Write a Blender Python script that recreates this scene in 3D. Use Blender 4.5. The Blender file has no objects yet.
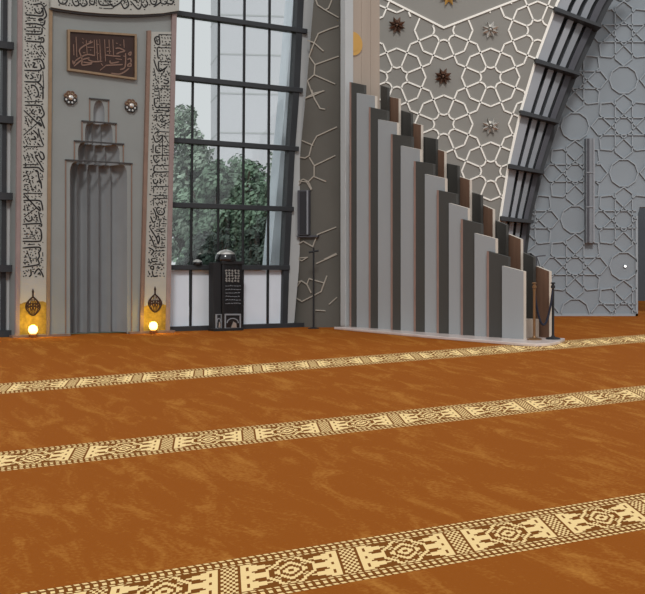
import bpy, bmesh, math, random
from mathutils import Vector, Matrix
R = math.radians
random.seed(7)
SC = bpy.context.scene
COL = SC.collection

# ------------------------------------------------------------------ camera
F, H, CX, EYE = 1100.0, 271.0, 322.5, 1.3          # focal length, horizon row, centre column, eye height
cam = bpy.data.cameras.new('camera'); camo = bpy.data.objects.new('camera', cam); COL.objects.link(camo)
camo.location = (0, 0, EYE); camo.rotation_euler = (R(90), 0, 0)
cam.sensor_width = 36; cam.lens = 36 * F / 645; cam.shift_y = -(297 - H) / 645
cam.clip_end = 600; SC.camera = camo

def G(px, py, z=0.0):
    """point of the horizontal plane at height z seen at a photo pixel"""
    Y = F * (EYE - z) / (py - H)
    return Vector(((px - CX) * Y / F, Y, z))

class Frame:
    """an upright plane: s runs along u, o along the normal n"""
    def __init__(self, O, u, n):
        self.O = Vector((O[0], O[1])); self.u = Vector(u).normalized(); self.n = Vector(n).normalized()
    def p(self, s, z, o=0.0):
        v = self.O + self.u * s + self.n * o
        return Vector((v.x, v.y, z))
    def px(self, px, py, o=0.0):
        k = (px - CX) / F
        Q = self.O + self.n * o
        # k*Y = X ;  Q + s u
        s = (k * Q.y - Q.x) / (self.u.x - k * self.u.y)
        Y = Q.y + s * self.u.y
        return (s, EYE + (H - py) * Y / F)

# ------------------------------------------------------------------ mesh builder
class MB:
    def __init__(self): self.v = []; self.f = []; self.m = []; self.uv = None
    def add(self, vs, fs, mi=0):
        n = len(self.v); self.v += [Vector(p) for p in vs]
        for f in fs: self.f.append([n + i for i in f]); self.m.append(mi)
    def hexa(self, p, mi=0, mis=None):
        """8 points: 4 of one face then 4 of the opposite face"""
        fs = [(0,1,2,3), (7,6,5,4), (0,4,5,1), (1,5,6,2), (2,6,7,3), (3,7,4,0)]
        n = len(self.v); self.v += [Vector(q) for q in p]
        for k, f in enumerate(fs):
            self.f.append([n + i for i in f]); self.m.append(mis[k] if mis else mi)
        return self
    def box(self, a, b, mi=0):
        (x0,y0,z0), (x1,y1,z1) = a, b
        return self.hexa([(x0,y0,z0),(x1,y0,z0),(x1,y1,z0),(x0,y1,z0),(x0,y0,z1),(x1,y0,z1),(x1,y1,z1),(x0,y1,z1)], mi)
    def fbox(self, fr, s0, s1, z0, z1, o0, o1, mi=0):
        P = fr.p
        return self.hexa([P(s0,z0,o0),P(s1,z0,o0),P(s1,z1,o0),P(s0,z1,o0),P(s0,z0,o1),P(s1,z0,o1),P(s1,z1,o1),P(s0,z1,o1)], mi)
    def prism(self, pts, fn, d0, d1, mi=0):
        """outline pts (a,b) extruded from d0 to d1 through fn(a,b,d)"""
        n = len(pts)
        vs = [fn(a, b, d0) for a, b in pts] + [fn(a, b, d1) for a, b in pts]
        fs = [list(range(n)), list(range(2*n-1, n-1, -1))] + [(i, (i+1) % n, n + (i+1) % n, n + i) for i in range(n)]
        self.add(vs, fs, mi); return self
    def ribbon(self, pts, w, fn, d0, d1, mi=0, taper=1.0):
        """a flat raised stroke of width w along pts"""
        pts = [Vector(p) for p in pts]
        q = [pts[0]]
        for p in pts[1:]:
            if (p - q[-1]).length > 1e-5: q.append(p)
        if len(q) < 2: return self
        L, Rr = [], []
        for i, p in enumerate(q):
            t = (q[min(i+1, len(q)-1)] - q[max(i-1, 0)])
            if t.length < 1e-9: t = Vector((1, 0))
            t.normalize(); nn = Vector((-t.y, t.x))
            k = 1.0
            if 0 < i < len(q)-1:
                a = (q[i]-q[i-1]).normalized(); b = (q[i+1]-q[i]).normalized()
                k = 1 / max(.6, math.sqrt(max(.0, (1 + a.dot(b)) / 2)))
            ww = w * .5 * k * (taper if i in (0, len(q)-1) else 1)
            L.append(p + nn * ww); Rr.append(p - nn * ww)
        n = len(q)
        vs = [fn(a.x, a.y, d1) for a in L] + [fn(a.x, a.y, d1) for a in Rr] + [fn(a.x, a.y, d0) for a in L] + [fn(a.x, a.y, d0) for a in Rr]
        fs = []
        for i in range(n-1):
            fs += [(i, i+1, n+i+1, n+i), (2*n+i, 2*n+i+1, i+1, i), (n+i, n+i+1, 3*n+i+1, 3*n+i)]
        fs += [(0, n, 3*n, 2*n), (n-1, 2*n-1, 4*n-1, 3*n-1)]
        self.add(vs, fs, mi); return self
    def tube(self, pts, r, seg=10, cap=True, mi=0):
        pts = [Vector(p) for p in pts]; n = len(pts)
        rs = r if isinstance(r, (list, tuple)) else [r] * n
        up = None; rings = []
        for i, p in enumerate(pts):
            t = (pts[min(i+1, n-1)] - pts[max(i-1, 0)]).normalized()
            if up is None: up = t.orthogonal().normalized()
            up = (up - t * up.dot(t)).normalized(); sd = t.cross(up)
            rings.append([p + (up * math.cos(2*math.pi*k/seg) + sd * math.sin(2*math.pi*k/seg)) * rs[i] for k in range(seg)])
        vs = [q for rg in rings for q in rg]; fs = []
        for i in range(n-1):
            for k in range(seg):
                fs.append((i*seg+k, i*seg+(k+1) % seg, (i+1)*seg+(k+1) % seg, (i+1)*seg+k))
        if cap: fs += [tuple(range(seg-1, -1, -1)), tuple((n-1)*seg+k for k in range(seg))]
        self.add(vs, fs, mi); return self
    def lathe(self, prof, c, seg=20, mi=0, axis=None):
        """profile of (radius, height) turned about the vertical (or about a given axis triple)"""
        c = Vector(c)
        if axis is None: ex, ey, ez = Vector((1,0,0)), Vector((0,1,0)), Vector((0,0,1))
        else:
            ez = Vector(axis).normalized(); ex = ez.orthogonal().normalized(); ey = ez.cross(ex)
        vs, fs = [], []
        for r, h in prof:
            for k in range(seg):
                a = 2*math.pi*k/seg
                vs.append(c + ex*(r*math.cos(a)) + ey*(r*math.sin(a)) + ez*h)
        n = len(prof)
        for i in range(n-1):
            for k in range(seg):
                fs.append((i*seg+k, i*seg+(k+1) % seg, (i+1)*seg+(k+1) % seg, (i+1)*seg+k))
        fs += [tuple(range(seg-1, -1, -1)), tuple((n-1)*seg+k for k in range(seg))]
        self.add(vs, fs, mi); return self
    def build(self, name, mats, parent=None, loc=None, smooth=False, bevel=0):
        if not isinstance(mats, (list, tuple)): mats = [mats]
        off = Vector((0,0,0))
        if parent is not None:
            q = parent
            while q is not None: off += q.location; q = q.parent
        elif loc is not None: off = Vector(loc)
        me = bpy.data.meshes.new(name)
        me.from_pydata([tuple(p - off) for p in self.v], [], self.f)
        for m in mats: me.materials.append(m)
        for i, p in enumerate(me.polygons): p.material_index = self.m[i]
        bm = bmesh.new(); bm.from_mesh(me)
        bmesh.ops.recalc_face_normals(bm, faces=bm.faces)
        bm.to_mesh(me); bm.free()
        if smooth:
            me.polygons.foreach_set('use_smooth', [True]*len(me.polygons))
            me.set_sharp_from_angle(angle=R(40))
        o = bpy.data.objects.new(name, me); COL.objects.link(o)
        if parent is not None: o.parent = parent
        elif loc is not None: o.location = off
        if bevel:
            b = o.modifiers.new('bevel', 'BEVEL'); b.width = bevel; b.segments = 2; b.limit_method = 'ANGLE'
        return o

def tag(o, label, cat, group=None):
    o['label'] = label; o['category'] = cat
    if group: o['group'] = group
    return o
def thing(name, loc, label, cat, group=None):
    o = bpy.data.objects.new(name, None); o.empty_display_size = .1; COL.objects.link(o); o.location = loc
    return tag(o, label, cat, group)
def struct(o, label=None, cat=None):
    o['kind'] = 'structure'
    if label: o['label'] = label
    if cat: o['category'] = cat
    return o
def smooth_line(pts, k=4):
    """Catmull-Rom through 2-D points"""
    if len(pts) < 3: return list(pts)
    P = [Vector(p) for p in pts]; out = []
    for i in range(len(P)-1):
        a = P[max(i-1, 0)]; b = P[i]; c = P[i+1]; d = P[min(i+2, len(P)-1)]
        for j in range(k):
            t = j / k
            out.append(tuple(.5*((2*b) + (c-a)*t + (2*a-5*b+4*c-d)*t*t + (3*b-a-3*c+d)*t*t*t)))
    out.append(tuple(P[-1])); return out

# ------------------------------------------------------------------ materials
def srgb(r, g, b):
    f = lambda c: (c/255/12.92) if c/255 <= .04045 else ((c/255+.055)/1.055)**2.4
    return (f(r), f(g), f(b), 1)
def mat(name, rgb, rough=.6, metal=0, var=.0, scale=3.0, bump=0.0, spec=.3, emit=None, es=0, coat=0, stretch=None):
    m = bpy.data.materials.new(name); m.use_nodes = True
    nt = m.node_tree; b = nt.nodes['Principled BSDF']
    c = srgb(*rgb); b.inputs['Base Color'].default_value = c
    b.inputs['Roughness'].default_value = rough; b.inputs['Metallic'].default_value = metal
    b.inputs['Specular IOR Level'].default_value = spec; b.inputs['Coat Weight'].default_value = coat
    if var or bump:
        tc = nt.nodes.new('ShaderNodeTexCoord'); no = nt.nodes.new('ShaderNodeTexNoise')
        no.inputs['Scale'].default_value = scale; no.inputs['Detail'].default_value = 6
        src = tc.outputs['Object']
        if stretch:
            mp = nt.nodes.new('ShaderNodeMapping'); mp.inputs['Scale'].default_value = stretch
            nt.links.new(src, mp.inputs['Vector']); src = mp.outputs['Vector']
        nt.links.new(src, no.inputs['Vector'])
        if var:
            rp = nt.nodes.new('ShaderNodeValToRGB')
            rp.color_ramp.elements[0].position = .3; rp.color_ramp.elements[1].position = .7
            rp.color_ramp.elements[0].color = tuple(x*(1-var) for x in c[:3]) + (1,)
            rp.color_ramp.elements[1].color = tuple(min(1, x*(1+var)) for x in c[:3]) + (1,)
            nt.links.new(no.outputs['Fac'], rp.inputs['Fac']); nt.links.new(rp.outputs['Color'], b.inputs['Base Color'])
        if bump:
            bp = nt.nodes.new('ShaderNodeBump'); bp.inputs['Strength'].default_value = bump; bp.inputs['Distance'].default_value = .02
            nt.links.new(no.outputs['Fac'], bp.inputs['Height']); nt.links.new(bp.outputs['Normal'], b.inputs['Normal'])
    if emit:
        b.inputs['Emission Color'].default_value = srgb(*emit); b.inputs['Emission Strength'].default_value = es
    return m

M = dict(
    stone   = mat('grey stone', (131,134,132), .6, var=.05, scale=1.2, bump=.05),
    niche   = mat('niche stone', (138,141,143), .55, var=.06, scale=2.0),
    band    = mat('white marble band', (162,161,154), .5, var=.04, scale=4),
    ink     = mat('black inlay', (30,29,29), .5),
    copper  = mat('copper trim', (128,104,91), .5, metal=.2, var=.1, scale=5),
    pink    = mat('rose trim', (138,121,118), .5, var=.08, scale=5),
    gold    = mat('gold trim', (138,116,92), .45, metal=.3, var=.1, scale=6),
    plaque  = mat('dark brown plaque', (52,33,26), .45, var=.12, scale=6),
    bronze  = mat('bronze lettering', (124,97,84), .4, metal=.3),
    ledge   = mat('underside shadow tone', (62,60,60), .6),  # dark tone paints the shadow under mouldings and cornice
    concrete= mat('grey concrete', (150,150,152), .7, var=.06, scale=.8, bump=.05),
    starwall= mat('warm grey plaster', (139,136,130), .75, var=.04, scale=.5),
    strap   = mat('cream strapwork', (246,241,232), .5),
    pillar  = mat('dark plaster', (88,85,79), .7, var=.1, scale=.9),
    pillar_line = mat('gilt relief line', (158,151,140), .5),
    rwall   = mat('blue grey plaster', (138,145,151), .75, var=.05, scale=.7),
    rline   = mat('relief line', (152,158,163), .7),
    dark    = mat('dark metal', (52,54,57), .5, var=.1, scale=2),
    mid     = mat('steel grey metal', (150,152,157), .45, var=.05, scale=2),
    black   = mat('black lacquer', (26,26,28), .18, spec=.5, coat=.3),
    matte   = mat('matt black', (34,34,36), .6),
    panelw  = mat('white infill panel', (220,227,236), .5, var=.03, scale=2),
    jamb    = mat('pale jamb', (176,178,178), .6, var=.04, scale=1),
    white   = mat('light grey laminate', (150,153,155), .45, var=.04, scale=1.5, stretch=(1,1,.2)),
    slate   = mat('charcoal laminate', (67,66,63), .5, var=.06, scale=1.5, stretch=(1,1,.2)),
    wood    = mat('brown wood', (128,98,80), .5, var=.12, scale=2.5, stretch=(4,4,.5)),
    pale_edge = mat('pale board edge', (196,186,174), .5),
    edge    = mat('pinkish wood edge', (140,114,104), .5, var=.1, scale=3),
    beige   = mat('beige panel', (160,146,133), .55, var=.05, scale=1.4, stretch=(2,2,.3)),
    marble  = mat('pink veined marble', (206,192,186), .25, var=.1, scale=3),
    brass   = mat('aged brass', (132,100,70), .35, metal=.7, var=.1, scale=8),
    goldm   = mat('gold leaf', (196,152,84), .35, metal=.5),
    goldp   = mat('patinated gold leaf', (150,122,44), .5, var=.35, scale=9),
    chrome  = mat('silver metal', (206,202,196), .3, metal=.8),
    rust    = mat('dark bronze', (118,92,78), .3, metal=.8),
    rope    = mat('navy rope', (34,36,50), .8, bump=.3, scale=40),
    spk     = mat('speaker grey', (74,74,80), .55, var=.08, scale=4),
    spkl    = mat('speaker pale grey', (132,135,140), .55, var=.05, scale=4),
    lamp    = mat('lamp glass', (255,235,170), .4, emit=(255,222,120), es=4),
    wlamp   = mat('small lamp glass', (255,255,255), .4, emit=(255,255,250), es=4),
    tower   = mat('pale tower facade', (200,200,204), .8, var=.02, scale=.05),
    bark    = mat('bark', (70,62,52), .9, var=.2, scale=3, bump=.3),
    room    = mat('dark back room', (84,88,94), .7, var=.1, scale=.6),
    lawn    = mat('lawn', (72,92,62), .9, var=.2, scale=.6),
    grille  = mat('speaker grille', (46,46,50), .8, bump=.2, scale=60),
)
def leaf_mat(name, rgb):
    m = mat(name, rgb, .7, spec=.1)
    nt = m.node_tree; b = nt.nodes['Principled BSDF']
    oi = nt.nodes.new('ShaderNodeTexCoord'); no = nt.nodes.new('ShaderNodeTexNoise'); no.inputs['Scale'].default_value = 1.6; no.inputs['Detail'].default_value = 8
    rp = nt.nodes.new('ShaderNodeValToRGB'); c = srgb(*rgb)
    rp.color_ramp.elements[0].position = .35; rp.color_ramp.elements[1].position = .65
    rp.color_ramp.elements[0].color = tuple(x*.45 for x in c[:3]) + (1,); rp.color_ramp.elements[1].color = tuple(min(1, x*1.7) for x in c[:3]) + (1,)
    nt.links.new(oi.outputs['Object'], no.inputs['Vector']); nt.links.new(no.outputs['Fac'], rp.inputs['Fac']); nt.links.new(rp.outputs['Color'], b.inputs['Base Color'])
    return m
M['leafa'] = leaf_mat('pale foliage', (146,162,146)); M['leafb'] = leaf_mat('green foliage', (120,142,122)); M['leafc'] = leaf_mat('dark foliage', (92,106,97))

gl = bpy.data.materials.new('window glass'); gl.use_nodes = True
nt = gl.node_tree; nt.nodes.clear()
out = nt.nodes.new('ShaderNodeOutputMaterial'); mx = nt.nodes.new('ShaderNodeMixShader'); tr = nt.nodes.new('ShaderNodeBsdfTransparent'); gs = nt.nodes.new('ShaderNodeBsdfGlossy')
tr.inputs['Color'].default_value = (.93, .95, .95, 1); gs.inputs['Roughness'].default_value = .03; mx.inputs['Fac'].default_value = .06
nt.links.new(tr.outputs[0], mx.inputs[1]); nt.links.new(gs.outputs[0], mx.inputs[2]); nt.links.new(mx.outputs[0], out.inputs['Surface'])
M['glass'] = gl

# ------------------------------------------------------------------ carpet material
def carpet():
    m = bpy.data.materials.new('patterned carpet'); m.use_nodes = True
    nt = m.node_tree; N = nt.nodes; L = nt.links; b = N['Principled BSDF']
    b.inputs['Roughness'].default_value = .95; b.inputs['Specular IOR Level'].default_value = .05
    def val(x):
        n = N.new('ShaderNodeValue'); n.outputs[0].default_value = x; return n.outputs[0]
    def op(kind, a, c=None, d=None):
        n = N.new('ShaderNodeMath'); n.operation = kind
        for i, x in enumerate((a, c, d)):
            if x is None: continue
            if isinstance(x, (int, float)): n.inputs[i].default_value = x
            else: L.new(x, n.inputs[i])
        return n.outputs[0]
    add = lambda a, c: op('ADD', a, c); sub = lambda a, c: op('SUBTRACT', a, c); mul = lambda a, c: op('MULTIPLY', a, c)
    gt = lambda a, c: op('GREATER_THAN', a, c); lt = lambda a, c: op('LESS_THAN', a, c)
    AND = lambda a, c: op('MINIMUM', a, c); OR = lambda a, c: op('MAXIMUM', a, c)
    frac = lambda a: op('FRACT', a); absn = lambda a: op('ABSOLUTE', a)
    tc = N.new('ShaderNodeTexCoord'); sp = N.new('ShaderNodeSeparateXYZ'); L.new(tc.outputs['Object'], sp.inputs[0])
    X, Y = sp.outputs[0], sp.outputs[1]
    k = H - 191.5
    D = add(mul(Y, k), F * EYE)
    xx = op('DIVIDE', mul(X, F), D); zz = op('DIVIDE', mul(Y, F), D)      # weave spacing widens towards the mihrab
    th = math.atan((2523 - CX) / F); S, C = math.sin(th), math.cos(th)
    u = add(mul(xx, S), mul(zz, C)); v = sub(mul(zz, S), mul(xx, C))
    per = 1.544; c0 = 2.636
    q = add(op('DIVIDE', sub(v, c0), per), .5)
    w = mul(sub(frac(q), .5), per)                                          # signed distance to the nearest stripe
    live = lt(v, 6.4)
    w = op('DIVIDE', w, .150)                                              # -1..1 inside a stripe
    ins = AND(lt(absn(w), 1.0), live)
    U = sub(op('DIVIDE', u, .35), mul(w, .165))
    U0 = sub(frac(add(U, .5)), .5)
    Uq = op('DIVIDE', add(op('FLOOR', mul(U0, 44)), .5), 44.0); Wq = op('DIVIDE', add(op('FLOOR', mul(w, 17)), .5), 17.0)
    r = absn(Uq); aw = absn(Wq)
    tri = lambda x: sub(1, mul(absn(sub(frac(x), .5)), 2))
    lattice = AND(lt(r, .075), gt(absn(sub(gt(frac(mul(U0, 22)), .5), gt(frac(mul(w, 5.5)), .5))), .5))
    t = op('DIVIDE', sub(r, .095), .25)
    firs = AND(AND(gt(t, 0), lt(t, add(.28, mul(tri(add(mul(Wq, 2.6), .5)), .72)))), val(1))
    hole = AND(AND(gt(t, .14), lt(t, .30)), gt(tri(add(mul(Wq, 2.6), .5)), .62))
    dl = add(op('DIVIDE', sub(.5, r), .19), op('DIVIDE', aw, .62))
    loz = AND(lt(dl, 1.0), gt(frac(mul(dl, 2.6)), .48))
    line = AND(AND(gt(dl, 1.14), lt(dl, 1.36)), gt(r, .2))
    body = AND(OR(OR(lattice, AND(firs, sub(1, hole))), OR(loz, line)), lt(absn(w), .60))
    hatch = AND(AND(gt(absn(w), .635), lt(absn(w), .685)), gt(frac(mul(add(U, mul(w, .3)), 16)), .35))
    dash = AND(AND(gt(absn(w), .74), lt(absn(w), .85)), gt(frac(mul(add(U, mul(w, .10)), 16)), .48))
    outer = AND(AND(gt(absn(w), .925), lt(absn(w), .99)), gt(frac(mul(add(U, mul(w, .3)), 16)), .35))
    light = AND(OR(OR(body, hatch), OR(dash, outer)), ins)
    # plain field with golden wisps
    cv = N.new('ShaderNodeCombineXYZ'); L.new(u, cv.inputs[0]); L.new(v, cv.inputs[1])
    mp = N.new('ShaderNodeMapping'); mp.inputs['Rotation'].default_value = (0, 0, 0); mp.inputs['Scale'].default_value = (7.5, 2.4, 1)
    L.new(cv.outputs[0], mp.inputs[0])
    n1 = N.new('ShaderNodeTexNoise'); n1.inputs['Scale'].default_value = 1.15; n1.inputs['Detail'].default_value = 9; n1.inputs['Roughness'].default_value = .68; n1.inputs['Distortion'].default_value = .7
    L.new(mp.outputs[0], n1.inputs['Vector'])
    n2 = N.new('ShaderNodeTexNoise'); n2.inputs['Scale'].default_value = 75; n2.inputs['Detail'].default_value = 2; L.new(cv.outputs[0], n2.inputs['Vector'])
    rp = N.new('ShaderNodeValToRGB'); e = rp.color_ramp.elements
    e[0].position = .50; e[0].color = srgb(*CARPET[0]); e[1].position = .86; e[1].color = srgb(*CARPET[1])
    L.new(add(n1.outputs['Fac'], mul(sub(n2.outputs['Fac'], .5), .34)), rp.inputs[0])
    def mix(f, a, c):
        n = N.new('ShaderNodeMix'); n.data_type = 'RGBA'; L.new(f, n.inputs[0])
        for i, x in ((6, a), (7, c)):
            if isinstance(x, tuple): n.inputs[i].default_value = x
            else: L.new(x, n.inputs[i])
        return n.outputs[2]
    c1 = mix(ins, rp.outputs[0], srgb(*CARPET[2]))
    c2 = mix(light, c1, srgb(*CARPET[3]))
    L.new(c2, b.inputs['Base Color'])
    bp = N.new('ShaderNodeBump'); bp.inputs['Strength'].default_value = .25; bp.inputs['Distance'].default_value = .01
    L.new(n2.outputs['Fac'], bp.inputs['Height']); L.new(bp.outputs[0], b.inputs['Normal'])
    return m
CARPET = [(147,81,23), (190,130,58), (122,72,24), (244,212,150)]
M['carpet'] = carpet()

# ------------------------------------------------------------------ planes of the place
A = G(15, 337.5)
d = Vector((2000 - CX, F)).normalized()                  # along the mihrab wall
n = Vector((d.y, -d.x))                                 # into the hall
QF = Frame((A.x, A.y), d, n)                             # front face of the mihrab
WO = -0.42                                              # window plane behind it
B0 = G(345, 328.5)
MF = Frame((B0.x, B0.y), n, -d)                          # near flank of the minbar
SD, RD = 30.0, 31.78                                     # star wall and right wall
SF = Frame((0, SD), (1, 0), (0, -1)); RF = Frame((0, RD), (1, 0), (0, -1))

def on(fr, o=0.0):
    return lambda x, y: fr.px(x, y, o)
def spts(fr, pts, o=0.0): return [fr.px(x, y, o) for x, y in pts]

# ------------------------------------------------------------------ floor and ground
fe = [QF.p(-12, 0, WO-.12), QF.p(QF.px(290,326,WO)[0], 0, WO-.12), Vector((-.7, 27.2, 0)), Vector((.2, 30.3, 0)), Vector((4.5, 30.3, 0)), Vector((5, 32.1, 0)), Vector((8.5, 32.1, 0)), Vector((7.4, 48, 0)), Vector((16, 48, 0)), Vector((16, -5, 0)), Vector((-16, -5, 0))]
fl = MB().prism([(p.x, p.y) for p in fe], lambda a, b, z: Vector((a, b, z)), -.12, 0)
struct(fl.build('floor', M['carpet'], loc=(0,0,0)), 'orange brown carpet with cream woven stripes', 'floor')
# cut to the hall: lawn lies lower, outside the window wall
lw = MB(); q0 = QF.p(-40, -.5, WO-.6); q1 = QF.p(12, -.5, WO-.6); q2 = QF.p(12, -.5, -140); q3 = QF.p(-120, -.5, -140)
lw.hexa([q0, q1, q2, q3] + [q + Vector((0,0,.1)) for q in (q0, q1, q2, q3)])

# ------------------------------------------------------------------ mihrab
def lerp(a, b, t): return a + (b-a)*t
def edge_x(x_top, x_bot, y, y0=0, y1=335): return lerp(x_top, x_bot, (y-y0)/(y1-y0))
mih = thing('mihrab', A.xyz, 'grey stone prayer niche with stepped fluted recess and white calligraphy borders', 'prayer niche')
YT = -45
ax = lambda y: lerp(100.6, 97.5, (y-100)/235)              # axis of the niche in the photo
cs = QF.px(99, 250)[0]                                    # axis on the plane
def hw_s(y, half): return abs(QF.px(99+half, y)[0] - QF.px(99-half, y)[0]) / 2
zl = [QF.px(99, y)[1] for y in (334, 163.5, 143.8, 123.5, 101)]
zl[0] = 0.03
hws = [hw_s(250, 28.6), hw_s(150, 20.8), hw_s(130, 13.8), hw_s(110, 5.6)]
deps = [.62, .46, .30, .15]; fl_n = [5, 4, 3, 1]
NP = 61
def niche_curve(hw, dep, nf, z, sc=1.0):
    out = []
    for i in range(NP):
        t = -1 + 2*i/(NP-1)
        sh = math.sqrt(max(0, 1 - t*t))
        ph = (t+1)/2*nf
        sca = abs(math.sin(math.pi*ph))
        o = -dep * (.25*sh + .75*sh**.6 * (.40 + .60*sca**.7)) if nf > 1 else -dep*sh
        out.append(QF.p(cs + t*hw*sc, z, o*sc))
    return out
rows = []; prof = []
for k in range(4):
    z0, z1 = zl[k], zl[k+1]; hh = z1 - z0
    arch = min(.22, hh*.45) if k < 3 else hh*.5
    mn = [.84, .80, .74, .22][k]
    seq = [(z0, 1.0), (z1-arch, 1.0)] + [(z1-arch + arch*math.sin(math.pi/2*j/6)**1.0, 1-(1-mn)*(1-math.cos(math.pi/2*j/6))) for j in range(1, 7)]
    for z, scl in seq:
        rows.append(niche_curve(hws[k], deps[k], fl_n[k], z, scl)); prof.append((hws[k]*scl, z))
nb = MB(); vs = [p for r_ in rows for p in r_]; fs = []
for i in range(len(rows)-1):
    for j in range(NP-1): fs.append((i*NP+j, i*NP+j+1, (i+1)*NP+j+1, (i+1)*NP+j))
fs.append(tuple((len(rows)-1)*NP + j for j in range(NP)))
nb.add(vs, fs); nb.build('niche_recess', M['niche'], mih, smooth=True)
# stone slab with the stepped opening (open at the floor)
sl, _ = QF.px(15, 338); sr_b, _ = QF.px(168, 331); sl_t, zt = QF.px(18.2, YT); sr_t, zt2 = QF.px(177.2, YT)
zt = max(zt, zt2)
poly = [(sl, 0), (cs-hws[0], 0)] + [(cs-w, z) for w, z in prof] + [(cs+w, z) for w, z in reversed(prof)] + [(cs+hws[0], 0), (sr_b, 0), (sr_t, zt), (sl_t, zt)]
pf = MB()
vs = [QF.p(a, z, 0) for a, z in poly]; pf.add(vs, [tuple(range(len(vs)))])
for (a, b_) in ((poly[-1], poly[0]), (poly[-3], poly[-2]), (poly[-2], poly[-1])):
    pf.add([QF.p(a[0], a[1], 0), QF.p(b_[0], b_[1], 0), QF.p(b_[0], b_[1], -.38), QF.p(a[0], a[1], -.38)], [(0,1,2,3)])
back = MB(); pf.add([QF.p(sl,0,-.72), QF.p(sr_b,0,-.72), QF.p(sr_t,zt,-.72), QF.p(sl_t,zt,-.72)], [(0,1,2,3)])
o = pf.build('stone_slab', M['stone'], mih)

def strip(x0t, x1t, x0b, x1b, y0, y1, o0, o1):
    """a slab between two leaning edges of the photo"""
    pts = [(edge_x(x0t, x0b, y0), y0), (edge_x(x1t, x1b, y0), y0), (edge_x(x1t, x1b, y1), y1), (edge_x(x0t, x0b, y1), y1)]
    q = spts(QF, pts, 0); q = [(a, max(z, .0)) for a, z in q]
    return MB().prism(q, QF.p, o0, o1)
bandL = strip(21.5, 48.5, 18.5, 45.5, YT, 338, .002, .03).build('inscription_band', M['band'], mih)
bandR = strip(150.6, 171.5, 142, 164.8, 32, 333, .002, .03).build('inscription_band', M['band'], mih)
for a in ((17.4, 21.6, 14.6, 18.6, YT, 338.5, 'pink'), (171.4, 176, 164.6, 168.6, 12, 332, 'pink'), (48.4, 51.6, 45.4, 48.8, 9, 338, 'gold'), (147.2, 150.8, 138.8, 142.2, 31, 333, 'copper')):
    strip(*a[:6], -.02, .06).build('border_trim', M[a[6]], mih)
# cornice with the upper line of writing
low = [(48.8, 8.5), (60, 10.6), (80, 13.2), (100, 14.8), (120, 15.6), (140, 15.6), (160, 14.4), (176.3, 11.8)]
q = spts(QF, low + [(177.2, YT), (48.2, YT)], 0)
bandT = MB().prism(q, QF.p, .0, .14).build('inscription_band', M['band'], mih)
shadeq = spts(QF, low + [(x, y+2.0) for x, y in reversed(low)], 0)
MB().prism(shadeq, QF.p, .0, .10).build('cornice_shadow', M['ledge'], mih)  # dark strip paints the shadow cast below the cornice
# ledges over every step, underside shadow painted dark, copper outline around each
for k, (hf, yy) in enumerate(((33.5, 161.8), (25, 142.6), (17.6, 122.4), (10, 99.4))):
    hs = hw_s(yy, hf); z = QF.px(99, yy)[1]
    MB().fbox(QF, cs-hs, cs+hs, z-.013, z+.013, -.01, .035).build('step_ledge_shadow', M['ledge'], mih)
    zlow = 0.0 if k == 0 else QF.px(99, (161.8, 142.6, 122.4, 99.4)[k-1])[1]
    for sgn in (-1, 1):
        x = cs + sgn*(hs-.012); MB().fbox(QF, x-.009, x+.009, zlow+.01, z-.013, .0, .02).build('step_outline', M['copper'], mih)
MB().fbox(QF, sl-.08, cs-hws[0]-.02, 0, .045, -.1, .10).build('plinth', M['copper'], mih)
MB().fbox(QF, cs+hws[0]+.02, sr_b+.12, 0, .045, -.1, .10).build('plinth', M['copper'], mih)

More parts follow.
